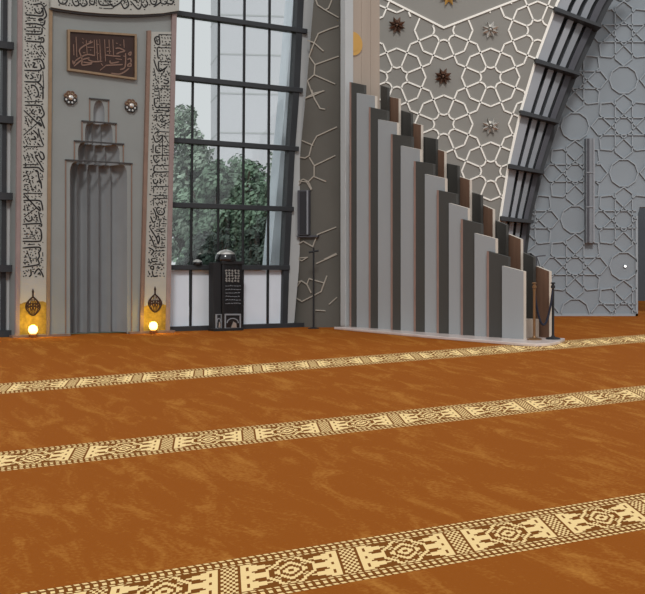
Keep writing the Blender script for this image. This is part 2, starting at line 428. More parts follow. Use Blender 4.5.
# --- writing, traced stroke by stroke (tile origin x, y, zoom)
WL = [(20, 0, 11.875, [
 [(160,60),(225,48),(265,70),(300,150),(305,195),(275,230)], [(165,100),(190,150),(235,160),(265,110),(240,100)], [(60,178),(150,185),(260,190),(265,120)],
 [(60,285),(180,285),(270,300),(290,240)], [(210,245),(230,225),(265,235),(215,250)], [(60,405),(190,410),(250,400),(255,330)], [(70,330),(240,330)], [(60,370),(240,375)],
 [(60,490),(180,498),(270,500),(265,450),(205,470)], [(80,460),(130,465)], [(70,215),(180,225)], [(75,545),(92,552)], [(120,555),(137,560)], [(160,540),(190,590)], [(200,560),(250,550),(275,590)], [(230,290),(295,350)],
 [(150,60),(165,50)], [(275,90),(310,60)], [(80,240),(120,245)], [(150,240),(180,250)], [(280,420),(292,425)]]),
 (20, 50, 11.875, [
 [(150,120),(230,110),(265,150),(280,215),(250,222)], [(45,243),(235,243),(232,170)], [(45,378),(200,380),(235,350),(240,290)], [(200,385),(240,420),(265,470),(265,590)], [(120,420),(170,430),(210,500),(205,550),(175,560)],
 [(45,150),(75,215)], [(85,150),(110,210)], [(140,155),(170,160),(150,205),(200,205)], [(60,280),(90,350)], [(120,290),(150,330),(110,345)], [(190,290),(210,340)], [(265,250),(275,460)], [(50,440),(100,500)], [(45,510),(70,510)],
 [(80,480),(130,590)], [(160,505),(185,510)], [(70,20),(90,20)], [(70,95),(100,95)], [(130,20),(135,60)], [(190,20),(240,90)], [(240,10),(290,90)], [(260,0),(300,60)], [(55,300),(70,330)], [(130,275),(165,280)], [(60,410),(85,410)], [(50,565),(70,565)]]),
 (20, 100, 11.875, [
 [(50,20),(260,20)], [(50,65),(225,68),(260,110),(280,170),(245,215)], [(40,125),(230,300),(240,285),(205,260)], [(35,420),(195,280)], [(210,340),(225,420),(275,545)], [(195,240),(200,205),(235,215),(270,300),(285,340)],
 [(50,190),(100,320)], [(90,220),(130,290)], [(155,110),(130,150),(175,175)], [(110,100),(115,130)], [(210,120),(235,120),(220,160)], [(130,375),(130,420)], [(150,360),(200,410),(205,450)], [(120,465),(180,465),(160,430)], [(60,465),(90,530)],
 [(90,440),(120,500)], [(30,555),(270,555)], [(160,520),(165,535)], [(200,510),(235,545)], [(35,350),(60,345)], [(265,395),(270,415)], [(265,450),(275,470)], [(60,95),(80,100)], [(35,490),(45,520)]]),
 (20, 150, 11.875, [
 [(30,175),(215,175)], [(30,210),(200,208),(240,240),(275,260)], [(185,90),(210,130),(275,240)], [(210,30),(250,110),(280,95),(265,40),(230,20)], [(185,100),(180,70),(210,65)], [(65,245),(150,495)], [(205,250),(220,340),(240,380),(250,460)],
 [(170,250),(195,245),(190,265)], [(195,385),(215,370),(235,395)], [(140,360),(150,395)], [(180,420),(182,470)], [(115,250),(125,285)], [(130,310),(160,330)], [(30,265),(45,265)], [(30,320),(70,300)], [(30,370),(60,340)], [(40,415),(95,410)],
 [(30,470),(110,480)], [(255,290),(265,330)], [(215,465),(240,500)], [(80,30),(110,130)], [(120,40),(170,140)], [(35,60),(60,130)], [(262,158),(272,160)], [(160,20),(180,50)]]),
 (20, 190, 11.875, [
 [(35,40),(260,42)], [(35,45),(215,235),(230,215),(205,195)], [(35,125),(215,125),(250,160),(265,245)], [(45,320),(185,215)], [(165,285),(210,375)], [(215,255),(225,320),(245,390)], [(25,408),(235,400),(240,440)], [(50,330),(90,370),(135,355),(130,310)],
 [(205,450),(240,480),(250,560),(240,590)], [(115,480),(180,590)], [(85,65),(97,87)], [(130,75),(142,87)], [(175,70),(187,85)], [(180,155),(205,150)], [(45,180),(55,250)], [(95,160),(80,250)], [(150,350),(165,365)], [(30,460),(42,455)],
 [(70,450),(115,465)], [(145,455),(160,450)], [(185,455),(200,450)], [(170,500),(210,500)], [(195,540),(207,552)], [(40,525),(105,522)], [(30,575),(130,570)], [(262,293),(270,299)], [(215,75),(240,85)]]),
 (20, 235, 11.875, [
 [(25,75),(215,75),(245,50),(250,0)], [(85,115),(170,108)], [(25,155),(215,145),(235,180),(215,210),(225,250),(205,290),(220,330),(200,355),(25,382)], [(210,105),(235,130)], [(75,185),(130,335)], [(185,255),(188,320)],
 [(148,275),(150,310)], [(160,465),(215,400),(265,480),(265,500)], [(205,470),(225,450),(235,480)], [(120,405),(125,470),(100,495)], [(60,420),(90,440)], [(30,485),(42,497)], [(30,435),(42,430)], [(36,195),(48,205)], [(120,212),(132,205)],
 [(165,197),(177,190)], [(40,265),(80,260)], [(30,325),(100,325)], [(262,205),(265,255)], [(245,300),(270,300)], [(260,86),(270,92)], [(260,383),(270,380)], [(140,408),(170,405)], [(170,495),(195,495)]])]
WR = [(146, 28, 11.875, [
 [(145,80),(295,85)], [(145,80),(155,190),(110,185),(95,130),(120,105),(145,110)], [(100,160),(145,140)], [(125,235),(290,240)], [(125,235),(135,350),(160,355)], [(140,400),(285,405)], [(140,400),(150,500),(210,490),(245,455)], [(85,375),(140,515),(230,470)],
 [(175,110),(190,125)], [(215,110),(220,135)], [(250,110),(255,135)], [(280,110),(285,135)], [(185,150),(190,175)], [(215,165),(235,165)], [(265,165),(285,165)], [(180,205),(285,205)], [(155,265),(158,285)], [(190,260),(195,285)], [(225,265),(230,285)],
 [(260,265),(270,290)], [(170,310),(200,330)], [(215,320),(240,350)], [(275,315),(285,330)], [(185,350),(190,380)], [(230,360),(285,380)], [(165,430),(182,440)], [(200,435),(270,440)], [(160,480),(180,490)], [(215,500),(160,590)], [(240,510),(270,570)],
 [(190,570),(240,575)], [(90,265),(100,285)], [(88,208),(98,214)], [(92,326),(100,336)], [(85,480),(110,590)]]),
 (146, 78, 11.875, [
 [(95,0),(150,70)], [(200,20),(260,40),(240,70),(200,60)], [(100,125),(285,135)], [(170,95),(270,95)], [(100,95),(95,170)], [(145,140),(155,285)], [(95,205),(145,205)], [(90,245),(150,245)], [(90,245),(95,320),(115,350),(150,350)], [(150,300),(285,315)],
 [(155,320),(160,350),(285,352)], [(110,385),(285,390)], [(85,410),(190,412)], [(115,430),(120,520)], [(145,440),(150,485)], [(150,445),(280,445)], [(160,500),(210,470)], [(160,500),(185,525),(235,500)], [(160,590),(280,515)], [(120,540),(160,580)],
 [(75,500),(130,500)], [(168,165),(182,170)], [(210,165),(230,172)], [(265,170),(285,172)], [(168,210),(182,214)], [(205,210),(235,214)], [(268,212),(285,214)], [(175,260),(180,275)], [(205,260),(210,275)], [(235,260),(240,275)], [(265,262),(275,272)],
 [(100,300),(125,300)], [(100,160),(145,160)], [(215,405),(265,400)]]),
 (146, 128, 11.875, [
 [(90,75),(150,20)], [(75,85),(105,165),(155,150),(185,110)], [(190,80),(185,395)], [(110,95),(260,98)], [(205,90),(260,180)], [(110,215),(265,212)], [(110,215),(110,290),(165,290)], [(85,325),(265,325)], [(85,325),(85,370),(115,410),(155,380)],
 [(95,445),(260,445)], [(95,445),(95,520),(260,520)], [(75,590),(75,545),(105,525)], [(115,120),(140,140)], [(210,170),(225,160)], [(140,240),(160,250)], [(200,240),(260,265)], [(205,295),(260,290)], [(215,350),(225,400)], [(245,350),(250,380)],
 [(125,360),(145,345)], [(118,485),(132,489)], [(170,480),(182,490)], [(205,485),(240,490)], [(100,550),(120,580)], [(145,555),(195,590)], [(215,545),(230,580)], [(80,190),(75,300)], [(100,55),(170,40)], [(170,45),(265,50)], [(240,570),(255,575)]]),
 (144, 178, 11.875, [
 [(100,15),(115,65),(150,55),(155,25)], [(180,0),(190,75)], [(215,20),(225,60)], [(105,100),(280,102)], [(105,100),(105,180)], [(95,210),(270,210)], [(105,243),(270,243)], [(105,243),(105,330)], [(143,130),(157,134)], [(178,130),(192,134)], [(215,100),(215,140)],
 [(248,130),(262,134)], [(143,175),(157,179)], [(183,170),(197,177)], [(220,175),(255,177)], [(130,290),(160,330)], [(170,280),(200,310)], [(205,260),(210,320)], [(235,270),(240,300)], [(140,385),(150,355),(180,350)], [(140,385),(165,430),(210,435),(235,400),(220,360)],
 [(160,390),(195,385)], [(100,360),(125,410),(140,480),(125,490)], [(70,455),(100,525),(130,510)], [(180,510),(170,590)], [(145,440),(190,520)], [(210,470),(260,500)], [(230,450),(240,470)], [(200,540),(260,545)], [(115,540),(120,590)], [(60,590),(65,565),(85,560)],
 [(72,313),(82,319)], [(73,143),(80,152)]]),
 (142, 228, 11.0, [
 [(80,0),(150,110),(170,180)], [(150,110),(175,85),(185,130),(170,180)], [(130,30),(250,45)], [(150,15),(240,5)], [(75,75),(120,170),(125,210)], [(125,210),(250,210)], [(65,215),(120,250),(90,300)], [(125,255),(245,250)], [(130,290),(150,270)], [(165,290),(195,270)],
 [(215,290),(240,280)], [(95,340),(165,325)], [(95,340),(110,370),(165,365)], [(65,335),(85,400)], [(110,400),(240,395)], [(185,335),(195,355)], [(225,330),(230,360)], [(85,445),(95,420),(120,425),(115,455),(85,445)], [(150,440),(195,435)], [(230,430),(235,445)],
 [(105,470),(120,530),(170,525)], [(60,470),(80,520)], [(143,497),(157,490)], [(188,500),(199,495)], [(230,490),(232,510)], [(72,163),(82,172)], [(205,70),(240,80)], [(200,130),(250,125)], [(200,170),(240,165)]])]
WT = [(40, 0, 9.214, [
 [(145,10),(160,40),(200,50),(225,25),(225,0)], [(275,25),(300,65),(335,55),(320,10)], [(345,40),(370,70),(410,50),(395,10)], [(440,0),(435,40),(470,55),(480,15)], [(515,15),(530,55),(600,60),(645,50)], [(560,20),(640,25)], [(520,85),(550,88)], [(560,90),(640,92)],
 [(180,10),(215,12)], [(575,5),(585,40)], [(620,0),(622,50)], [(100,-40),(150,-60),(210,-30),(225,0)], [(275,25),(270,-60)], [(320,10),(318,-70)], [(395,10),(380,-75)], [(440,0),(440,-90)], [(480,15),(480,-90)], [(515,15),(515,-80)], [(560,-20),(560,-90)], [(600,-10),(640,-40)]]),
 (108, 0, 9.214, [
 [(0,50),(30,70),(90,35),(110,0)], [(15,90),(50,60)], [(95,40),(125,90),(165,60),(150,10)], [(120,50),(135,10)], [(180,20),(250,95),(280,70)], [(200,0),(260,40)], [(285,50),(310,80),(340,50),(325,20)], [(360,0),(375,45),(410,50),(425,10)], [(395,75),(460,30),(440,0)],
 [(460,40),(500,50),(520,20)], [(510,40),(560,50),(580,20)], [(540,0),(585,35)], [(178,98),(192,102)], [(306,98),(317,102)], [(230,0),(240,40)], [(110,0),(100,-80)], [(150,10),(150,-90)], [(200,0),(195,-90)], [(280,70),(290,-70)], [(325,20),(330,-90)], [(360,0),(360,-80)],
 [(425,10),(430,-90)], [(520,20),(520,-80)], [(580,20),(585,-60)], [(40,-30),(80,-50)], [(460,-20),(500,-50)]])]
WLtop = [(20, -40, 11.875, [[(60,60),(240,70),(280,140)], [(60,140),(250,145)], [(60,230),(200,235),(260,280),(240,330)], [(80,300),(180,360)], [(60,400),(260,410)], [(90,440),(200,450)]])]
def writing(tiles, fr, w, d0, d1, name, m, parent, marks=None):
    mb = MB()
    if marks:
        # small vowel marks sit in the gaps between the letters
        pts = []
        for ox, oy, sc, strokes in tiles:
            for st in strokes:
                for x, y in smooth_line(st, 10): pts.append((ox + x/sc, oy + y/sc))
        rnd = random.Random(3)
        xa_, xb_, ya_, yb_, lean = marks
        for _ in range(2600):
            y = rnd.uniform(ya_, yb_); x = rnd.uniform(xa_, xb_) + lean*(y-ya_)/(yb_-ya_)
            if min((x-a)**2 + (y-b)**2 for a, b in pts) < 1.75**2: continue
            k = rnd.choice((0, 0, 1)); L_ = rnd.uniform(.45, .95); an = rnd.choice((0, .3, 1.2, -.5))
            dx, dy = L_*math.cos(an), L_*math.sin(an)
            mb.ribbon([fr.px(x-dx, y-dy), fr.px(x+dx, y+dy)], w*.8, fr.p, d0, d1)
            for t in (-1, -.3, .3, 1): pts.append((x+dx*t, y+dy*t))
    for ox, oy, sc, strokes in tiles:
        for st in strokes:
            pp = smooth_line([(ox + x/sc, oy + y/sc) for x, y in st])
            mb.ribbon([fr.px(x, y) for x, y in pp], w, fr.p, d0, d1, taper=.6)
    return mb.build(name, m, parent)
writing(WL + WLtop, QF, .029, .028, .036, 'inscription', M['ink'], bandL, (25, 43.5, -20, 277, -2.0))
writing(WR, QF, .029, .028, .036, 'inscription', M['ink'], bandR, (153.5, 169.8, 35, 277, -6.0))
writing(WT, QF, .029, .138, .146, 'inscription', M['ink'], bandT, (56, 172, -10, 7, 0))

# --- lamp-shaped motif at the foot of each band
def motif(cx, cy, parent, g=1.0):
    mb = MB(); q = lambda x, y: QF.px(cx+x*g, cy+y*(1+(g-1)*.5))
    def st(pts, w=.018): mb.ribbon([q(x, y) for x, y in smooth_line(pts)], w, QF.p, .028, .043)
    mb.prism([q(x, y) for x, y in [(-.9,-13),(0,-15.5),(.9,-13),(.5,-10),(-.5,-10)]], QF.p, .028, .046)
    st([(0,-12),(0,-7)], .03)
    outl = [(0,-8),(-2.6,-5.5),(-5.2,-2),(-6,1.5),(-4.6,5),(-2,8.2),(0,9)]
    st(outl, .03); st([(-x, y) for x, y in outl], .03)
    st([(-6,1),(6,1)]); st([(-5,-1.8),(5,-1.8)])
    for k in range(-2, 3):
        st([(k*1.2,-6),(k*2.0,-2),(k*2.2,1),(k*1.7,5),(k*.8,8)], .014)
    for a, b_ in ((-4.5, 1), (-1.5, 3), (1.5, 3), (4.5, 1)):
        st([(a-1.4,-1.5),(a,.7),(a+1.4,-1.5)], .016); st([(a-1.3,1.2),(a,b_+1.5),(a+1.3,1.2)], .016)
    return mb.build('lamp_motif', M['plaque'], parent)
motif(32.3, 305.5, bandL, 1.18); motif(154.3, 302.5, bandR, 1.08)

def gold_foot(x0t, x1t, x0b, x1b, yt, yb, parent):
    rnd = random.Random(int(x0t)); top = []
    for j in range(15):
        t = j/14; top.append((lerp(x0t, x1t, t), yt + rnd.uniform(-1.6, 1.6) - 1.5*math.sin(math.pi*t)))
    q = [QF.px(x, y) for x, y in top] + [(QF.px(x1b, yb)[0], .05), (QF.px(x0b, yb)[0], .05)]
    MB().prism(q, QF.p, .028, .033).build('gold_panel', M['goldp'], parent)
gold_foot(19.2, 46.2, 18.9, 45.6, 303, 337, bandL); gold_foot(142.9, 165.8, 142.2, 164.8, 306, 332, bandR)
# --- glowing ground lamps in front of the bands
def uplight(px, py, label):
    s, z = QF.px(px, py, .22); P = QF.p(s, .0, .22)
    t = thing('ground_lamp', P, label, 'lamp', 'glowing lamps at the foot of the niche')
    MB().lathe([(.075,0),(.085,.02),(.085,.06),(.06,.08)], P, 16).build('lamp_base', M['brass'], t, smooth=True)
    MB().lathe([(.05,.075),(.082,.11),(.092,.16),(.075,.215),(.03,.245)], P, 18).build('lamp_glass', M['lamp'], t, smooth=True)
    l = bpy.data.lights.new('lamp_light', 'POINT'); l.energy = LAMP; l.color = (1, .60, .02); l.shadow_soft_size = .05
    lo = bpy.data.objects.new('lamp_light', l); COL.objects.link(lo); lo.parent = t; lo.location = QF.n.to_3d()*.16 + Vector((0,0,.34))
LAMP = 6
uplight(33, 331, 'small glowing yellow ground lamp at foot of niche\'s left border')
uplight(153.3, 326, 'small glowing yellow ground lamp at foot of niche\'s right border')

# --- plaque
pq = [QF.px(*p) for p in ((66.5, 30), (135.2, 34.8), (135.2, 80.5), (66.5, 71))]
pc = QF.p(pq[3][0], pq[3][1], .03)
pl = thing('calligraphy_plaque', pc, 'dark brown framed calligraphy plaque hung high on the prayer niche', 'plaque')
def inset(q, a):
    cx = sum(p[0] for p in q)/4; cz = sum(p[1] for p in q)/4
    return [(x - math.copysign(a, x-cx), z - math.copysign(a, z-cz)) for x, z in q]
qi = inset(pq, .042)
MB().prism(qi, QF.p, .01, .05).build('board', M['plaque'], pl)
fm = MB()
for i in range(4):
    j = (i+1) % 4; fm.prism([pq[i], pq[j], qi[j], qi[i]], QF.p, .005, .085)
fm.build('frame', M['gold'], pl)
WP = [(64, 28, 11.87, [
 [(130,110),(140,350)], [(100,200),(105,330)], [(250,150),(262,310)], [(345,145),(350,340)], [(375,145),(385,390)], [(410,145),(425,380)], [(120,395),(200,345),(270,320),(350,335)], [(330,170),(230,215),(170,270),(190,340),(205,390)],
 [(105,460),(200,385),(290,360)], [(90,390),(100,430),(120,400)], [(205,390),(205,445),(320,430)], [(215,410),(300,420),(330,400)], [(270,380),(340,405),(440,400)], [(205,130),(215,145)], [(207,175),(217,190)], [(300,150),(310,170)], [(265,235),(340,235)],
 [(295,265),(310,270)], [(210,300),(240,300)], [(370,200),(400,200)], [(370,300),(400,310)], [(280,170),(310,165)]]),
 (98, 30, 11.0, [
 [(5,110),(15,350)], [(60,110),(70,350)], [(108,110),(115,270)], [(150,110),(158,280)], [(270,110),(275,200)], [(70,280),(150,290),(235,295)], [(180,210),(220,205),(280,235),(230,250),(190,270)], [(70,395),(150,390),(260,385)], [(10,450),(70,400)], [(120,340),(130,370),(220,355)],
 [(290,260),(285,410),(230,440)], [(330,425),(280,465),(220,490),(130,480)], [(325,260),(350,250),(345,280),(325,275),(325,260)], [(310,330),(345,320),(350,360)], [(320,405),(350,400),(345,370),(315,390),(320,410)], [(20,370),(40,400)], [(80,200),(120,195)],
 [(85,240),(130,240)], [(180,320),(250,330)], [(265,290),(290,300)], [(185,150),(205,155)], [(225,170),(240,172)]])]
writing(WP, QF, .027, .048, .062, 'inscription', M['bronze'], pl)

# --- flower bosses either side of the stepped top
def boss(px, py, label):
    s, z = QF.px(px, py); P = QF.p(s, z, .0); nn = QF.n.to_3d(); uu = QF.u.to_3d(); zz = Vector((0,0,1))
    t = thing('flower_boss', P, label, 'wall ornament', 'flower bosses on the prayer niche')
    MB().lathe([(.05,-.005),(.06,.05),(.045,.085),(.015,.1)], P, 14, axis=nn).build('center_knob', M['chrome'], t, smooth=True)
    for k in range(8):
        a = 2*math.pi*(k+.5)/8; c = P + (uu*math.cos(a) + zz*math.sin(a))*.095 + nn*.04
        rim = [c + (uu*math.cos(b)*.042 + zz*math.sin(b)*.042) for b in [2*math.pi*j/12 for j in range(13)]]
        up = math.sin(a) > .1  # upper petals coppery, lower ones dark: light from above put into colour
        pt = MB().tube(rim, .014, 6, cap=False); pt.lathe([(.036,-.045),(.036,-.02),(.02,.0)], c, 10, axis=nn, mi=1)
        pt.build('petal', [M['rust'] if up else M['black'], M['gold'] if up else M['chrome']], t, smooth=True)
boss(69.8, 98, 'small copper and black flower boss left of the niche\'s stepped top')
boss(130.3, 106, 'small copper and black flower boss right of the niche\'s stepped top')

# ------------------------------------------------------------------ window wall right of the mihrab
w1 = bpy.data.objects.new('window_1', None); COL.objects.link(w1); w1.location = QF.p(QF.px(172,331,WO)[0], 0, WO); struct(w1)
wpx = lambda x, y: QF.px(x, y, WO)
def wlean(pairs_l, pairs_r, name, m, o0, o1, par=w1):
    return MB().prism([wpx(x, y) for x, y in pairs_l] + [wpx(x, y) for x, y in reversed(pairs_r)], QF.p, o0, o1).build(name, m, par)
sL = wpx(150, 300)[0]
def zfit(z): return max(z, 0.0)
fr_l = [(296.8,-45),(295.6,0),(291.2,90),(287.2,150),(284.2,205),(281.4,267),(280.2,325)]
fr_r = [(303.4,-45),(301.6,0),(297.4,90),(292.8,150),(290,205),(287,267),(285.2,325)]
wlean(fr_l, fr_r, 'window_frame', M['dark'], WO-.10, WO+.10)
jb_r = [(322,-45),(315.2,0),(307.8,90),(302,150),(299,205),(296.6,267),(291.5,325)]
wlean(fr_r, [(x+1.5, y) for x, y in jb_r], 'jamb', M['jamb'], WO-.16, WO+.04)
for k, (y0, x1, y1) in enumerate(((-48, 309, -30), (14, 304, 32), (78, 299.5, 91), (140, 295.5, 150), (205, 290.5, 209.5), (267, 286.5, 268))):
    za = wpx(175, y0)[1]; zb = wpx(x1, y1)[1]; z = (za+zb)/2
    MB().fbox(QF, sL, wpx(x1, y1)[0]+.02, z-.055, z+.055, WO-.06, WO+.13).build('transom', M['dark'], w1, bevel=.01)
    if k == 5: z_tr = z
for xt, xb in ((193.6, 190.2), (219, 217.6), (244.5, 242.2), (269.6, 267.4)):
    a = wpx(xt, 0); b_ = wpx(xb, 325); c = wpx(xt+(xt-xb)*.14, -45)
    hwm = .017
    MB().prism([(b_[0]-hwm, 0), (b_[0]+hwm, 0), (a[0]+hwm, a[1]), (c[0]+hwm, c[1]), (c[0]-hwm, c[1]), (a[0]-hwm, a[1])], QF.p, WO-.03, WO+.035).build('mullion', M['matte'], w1)
MB().fbox(QF, sL, wpx(330, 326)[0], 0, .10, WO-.10, WO+.16).build('sill', M['dark'], w1)
gp = MB(); gp.prism([(sL, z_tr), (wpx(283, 268)[0], z_tr)] + [wpx(x, y) for x, y in reversed(fr_l[:6])] + [(sL, wpx(175,-45)[1])], QF.p, WO-.02, WO-.01)
gp.build('glass_pane', M['glass'], w1)
for xa, xb in ((168, 190.2), (190.2, 217.6), (217.6, 242.2), (242.2, 267.4), (267.4, 283)):
    MB().fbox(QF, wpx(xa, 300)[0]+.03, wpx(xb, 300)[0]-.03, .09, z_tr-.06, WO-.03, WO+.0).build('infill_panel', M['panelw'], w1)
# dome on the transom, modelled in place of a reflection in the window
def dome_thing(px, py, r, label, name='dome_reflection'):
    s, z = QF.px(px, py, WO+.1); P = QF.p(s, z_tr+.055, WO+.1)
    t = thing(name, P, label, 'reflection')
    MB().lathe([(r*.9,0),(r*.92,r*.12)], P, 20).build('base_ring', M['matte'], t)
    MB().lathe([(r*.94,r*.1),(r,r*.28),(r*.93,r*.55)], P, 20).build('dome', M['black'], t, smooth=True)
    MB().lathe([(r*.93,r*.54),(r*.72,r*.8),(r*.4,r*.97),(r*.08,r*1.05)], P, 20).build('dome_glint', M['chrome'], t, smooth=True)  # silver top paints the bright highlight on the black dome
    MB().tube([P+Vector((0,0,r*1.0)), P+Vector((0,0,r*1.6))], [.014,.004], 8).build('finial', M['black'], t)
dome_thing(197.3, 264, .115, 'small shiny black dome with finial on window\'s lowest transom')

# ------------------------------------------------------------------ black carved lectern seat under the window
ks0, ks1 = QF.px(211.3, 331, .1)[0], QF.px(242.3, 331, .1)[0]; kz = EYE + (H-262.5)*24.0/F
KO = (WO+.30, WO+.60)
kur = thing('lectern', QF.p((ks0+ks1)/2, 0, WO+.4), 'tall black carved lectern with shiny dome standing before the window', 'lectern')
kd = QF.px(222, 331, .18)[0]
KO2 = KO[1]
def kpx(x, y): return QF.px(x, y, KO2)
a0, a1, am = kpx(215, 300)[0], kpx(242.2, 300)[0], kpx(222.6, 300)[0]
MB().fbox(QF, a0, am, .05, kz, KO[0], KO2-.06).build('side_cabinet', M['matte'], kur, bevel=.01)
MB().fbox(QF, am, a1, .05, kz, KO[0], KO2).build('cabinet_body', M['black'], kur, bevel=.01)
MB().fbox(QF, a0-.02, a1+.02, 0, .06, KO[0], KO2+.03).build('plinth', M['matte'], kur, bevel=.008)
MB().fbox(QF, am-.02, a1+.03, kz-.04, kz+.03, KO[0], KO2+.04).build('cornice', M['matte'], kur, bevel=.01)
c = QF.p(kpx(229, 264)[0], kz+.03, (KO[0]+KO2)/2); r = .235
MB().lathe([(r*.95,0),(r,r*.2),(r*.95,r*.45),(r*.84,r*.66)], c, 28).build('dome', M['black'], kur, smooth=True)
MB().lathe([(r*.86,r*.64),(r*.80,r*.76),(r*.5,r*.97),(r*.1,r*1.09)], c, 28).build('dome_glint', M['chrome'], kur, smooth=True)  # silver band stands in for the sky reflected in the black dome
MB().tube([c+Vector((0,0,r*1.02)), c+Vector((0,0,r*1.25)), c+Vector((0,0,r*1.55))], [.012,.02,.004], 8).build('finial', M['black'], kur)
# floral square
orn = MB()
for i in range(5):
    for j in range(5):
        x = 226.3 + i*3.0; y = 270.6 + j*2.6; ph = random.random()*6.28
        orn.ribbon([kpx(x + .95*math.cos(ph+t*.9)*(1-.09*t), y + .95*math.sin(ph+t*.9)*(1-.09*t)) for t in range(7)], .014, QF.p, KO2, KO2+.012)
orn.build('floral_panel', M['chrome'], kur)
tx = MB()
for i, y in enumerate((286, 289.5, 293, 296.5, 300, 303.5)):
    x = 225.5
    while x < 240:
        L_ = random.uniform(1.0, 3.2); tx.ribbon([kpx(x, y+random.uniform(-.3,.3)), kpx(min(240.4, x+L_*.5), y+random.uniform(-.7,.3)), kpx(min(240.6, x+L_), y)], .011, QF.p, KO2, KO2+.006); x += L_+.7
tx.build('inscription', M['spkl'], kur)
for x0, x1, nm, oo in ((225, 240, 'arched_panel', KO2), (216, 221.4, 'arched_panel', KO2-.06)):
    k_ = MB(); f2 = lambda x, y: QF.px(x, y, oo)
    xm = (x0+x1)/2; hwid = (x1-x0)/2
    k_.ribbon([f2(x0, 328.5), f2(x0, 314.5), f2(x1, 314.5), f2(x1, 328.5), f2(x0, 328.5)], .03, QF.p, oo, oo+.02)
    k_.ribbon([f2(xm + hwid*.75*math.cos(a), 323 - 4.6*math.sin(a)) for a in [math.pi*j/12 for j in range(13)]], .02, QF.p, oo, oo+.015)
    k_.build(nm, M['spkl'], kur)
    MB().prism([f2(xm-.2*hwid, 327.5), f2(xm+.5*hwid, 327.5), f2(xm+.45*hwid, 323.5), f2(xm+.1*hwid, 321.5)], QF.p, oo, oo+.02).build('inlay', M['chrome'], kur)

# ------------------------------------------------------------------ window left of the mihrab
w2 = bpy.data.objects.new('window_2', None); COL.objects.link(w2); w2.location = QF.p(QF.px(5,337,WO)[0], 0, WO); struct(w2)
sA = wpx(15, 300)[0] - 8; sB = wpx(16.5, 300)[0]
ztop = wpx(5, -45)[1]
MB().prism([(wpx(12.2, 336)[0], 0), (wpx(17.5, 336)[0]+.1, 0), (wpx(20, -45)[0]+.1, ztop), (wpx(15.5, -45)[0], ztop)], QF.p, WO-.1, WO+.12).build('window_frame', M['dark'], w2)
MB().prism([(wpx(4.3, 336)[0], 0), (wpx(12.3, 336)[0], 0), (wpx(15.4, -45)[0], ztop), (wpx(6.2, -45)[0], ztop)], QF.p, WO-.1, WO+.03).build('jamb', M['jamb'], w2)
MB().prism([(wpx(-.5, 336)[0], 0), (wpx(4.4, 336)[0], 0), (wpx(6.3, -45)[0], ztop), (wpx(2.2, -45)[0], ztop)], QF.p, WO-.1, WO+.08).build('window_frame', M['dark'], w2)
for y in (-20, 47.5, 121, 197, 268.5):
    x, z = wpx(9, y)
    MB().prism([(sA, z-.07), (wpx(10.5, y)[0], z-.07), (wpx(11.8, y)[0], z-.03), (wpx(11.8, y)[0], z+.02), (wpx(10.2, y)[0], z+.07), (sA, z+.07)], QF.p, WO-.05, WO+.22).build('transom', M['dark'], w2)
MB().fbox(QF, sA, wpx(0, 300)[0], .1, wpx(0, 268)[1], WO-.03, WO+.0).build('infill_panel', M['panelw'], w2)
MB().fbox(QF, sA, wpx(12.2, 300)[0], 0, .13, WO-.1, WO+.2).build('sill', M['dark'], w2)
MB().fbox(QF, sA, wpx(0, 300)[0], wpx(0, 268)[1], ztop, WO-.02, WO-.01).build('glass_pane', M['glass'], w2)
for k in range(1, 8):
    x = wpx(4, 300)[0] - k*.95
    MB().fbox(QF, x-.017, x+.017, .1, ztop, WO-.03, WO+.035).build('mullion', M['matte'], w2)
# ------------------------------------------------------------------ curved pier between window and minbar (left end of the hall's inner shell)
p0 = G(288, 326.2); p1 = G(349, 327.2)
pu = Vector((p1.x-p0.x, p1.y-p0.y)); PLn = pu.length; pu.normalize()
PF = Frame((p0.x, p0.y), pu, (pu.y, -pu.x))
def pcurve(s, z, o=0.0):
    t = max(0, min(1, s/PLn))
    return PF.p(s, z, o + .30*math.sin(math.pi*t**.85))
pl_edge = [(291.5,325),(296.6,267),(299,205),(302,150),(307.8,90),(315.2,0),(322,-45)]
rowsP = []; 
for i, (x, y) in enumerate(pl_edge):
    s0, z = PF.px(x-1.5, y)
    for _ in range(5): s0, z = PF.px(x-1.5, y, .30*math.sin(math.pi*max(0, min(1, s0/PLn))**.85))
    z = max(0, z) if i else 0
    rowsP.append([(s0 + (PLn-s0)*j/16, z) for j in range(17)])
pw = MB(); vs = [pcurve(s, z) for r_ in rowsP for s, z in r_]; fs = []
for i in range(len(rowsP)-1):
    for j in range(16): fs.append((i*17+j, i*17+j+1, (i+1)*17+j+1, (i+1)*17+j))
pw.add(vs, fs)
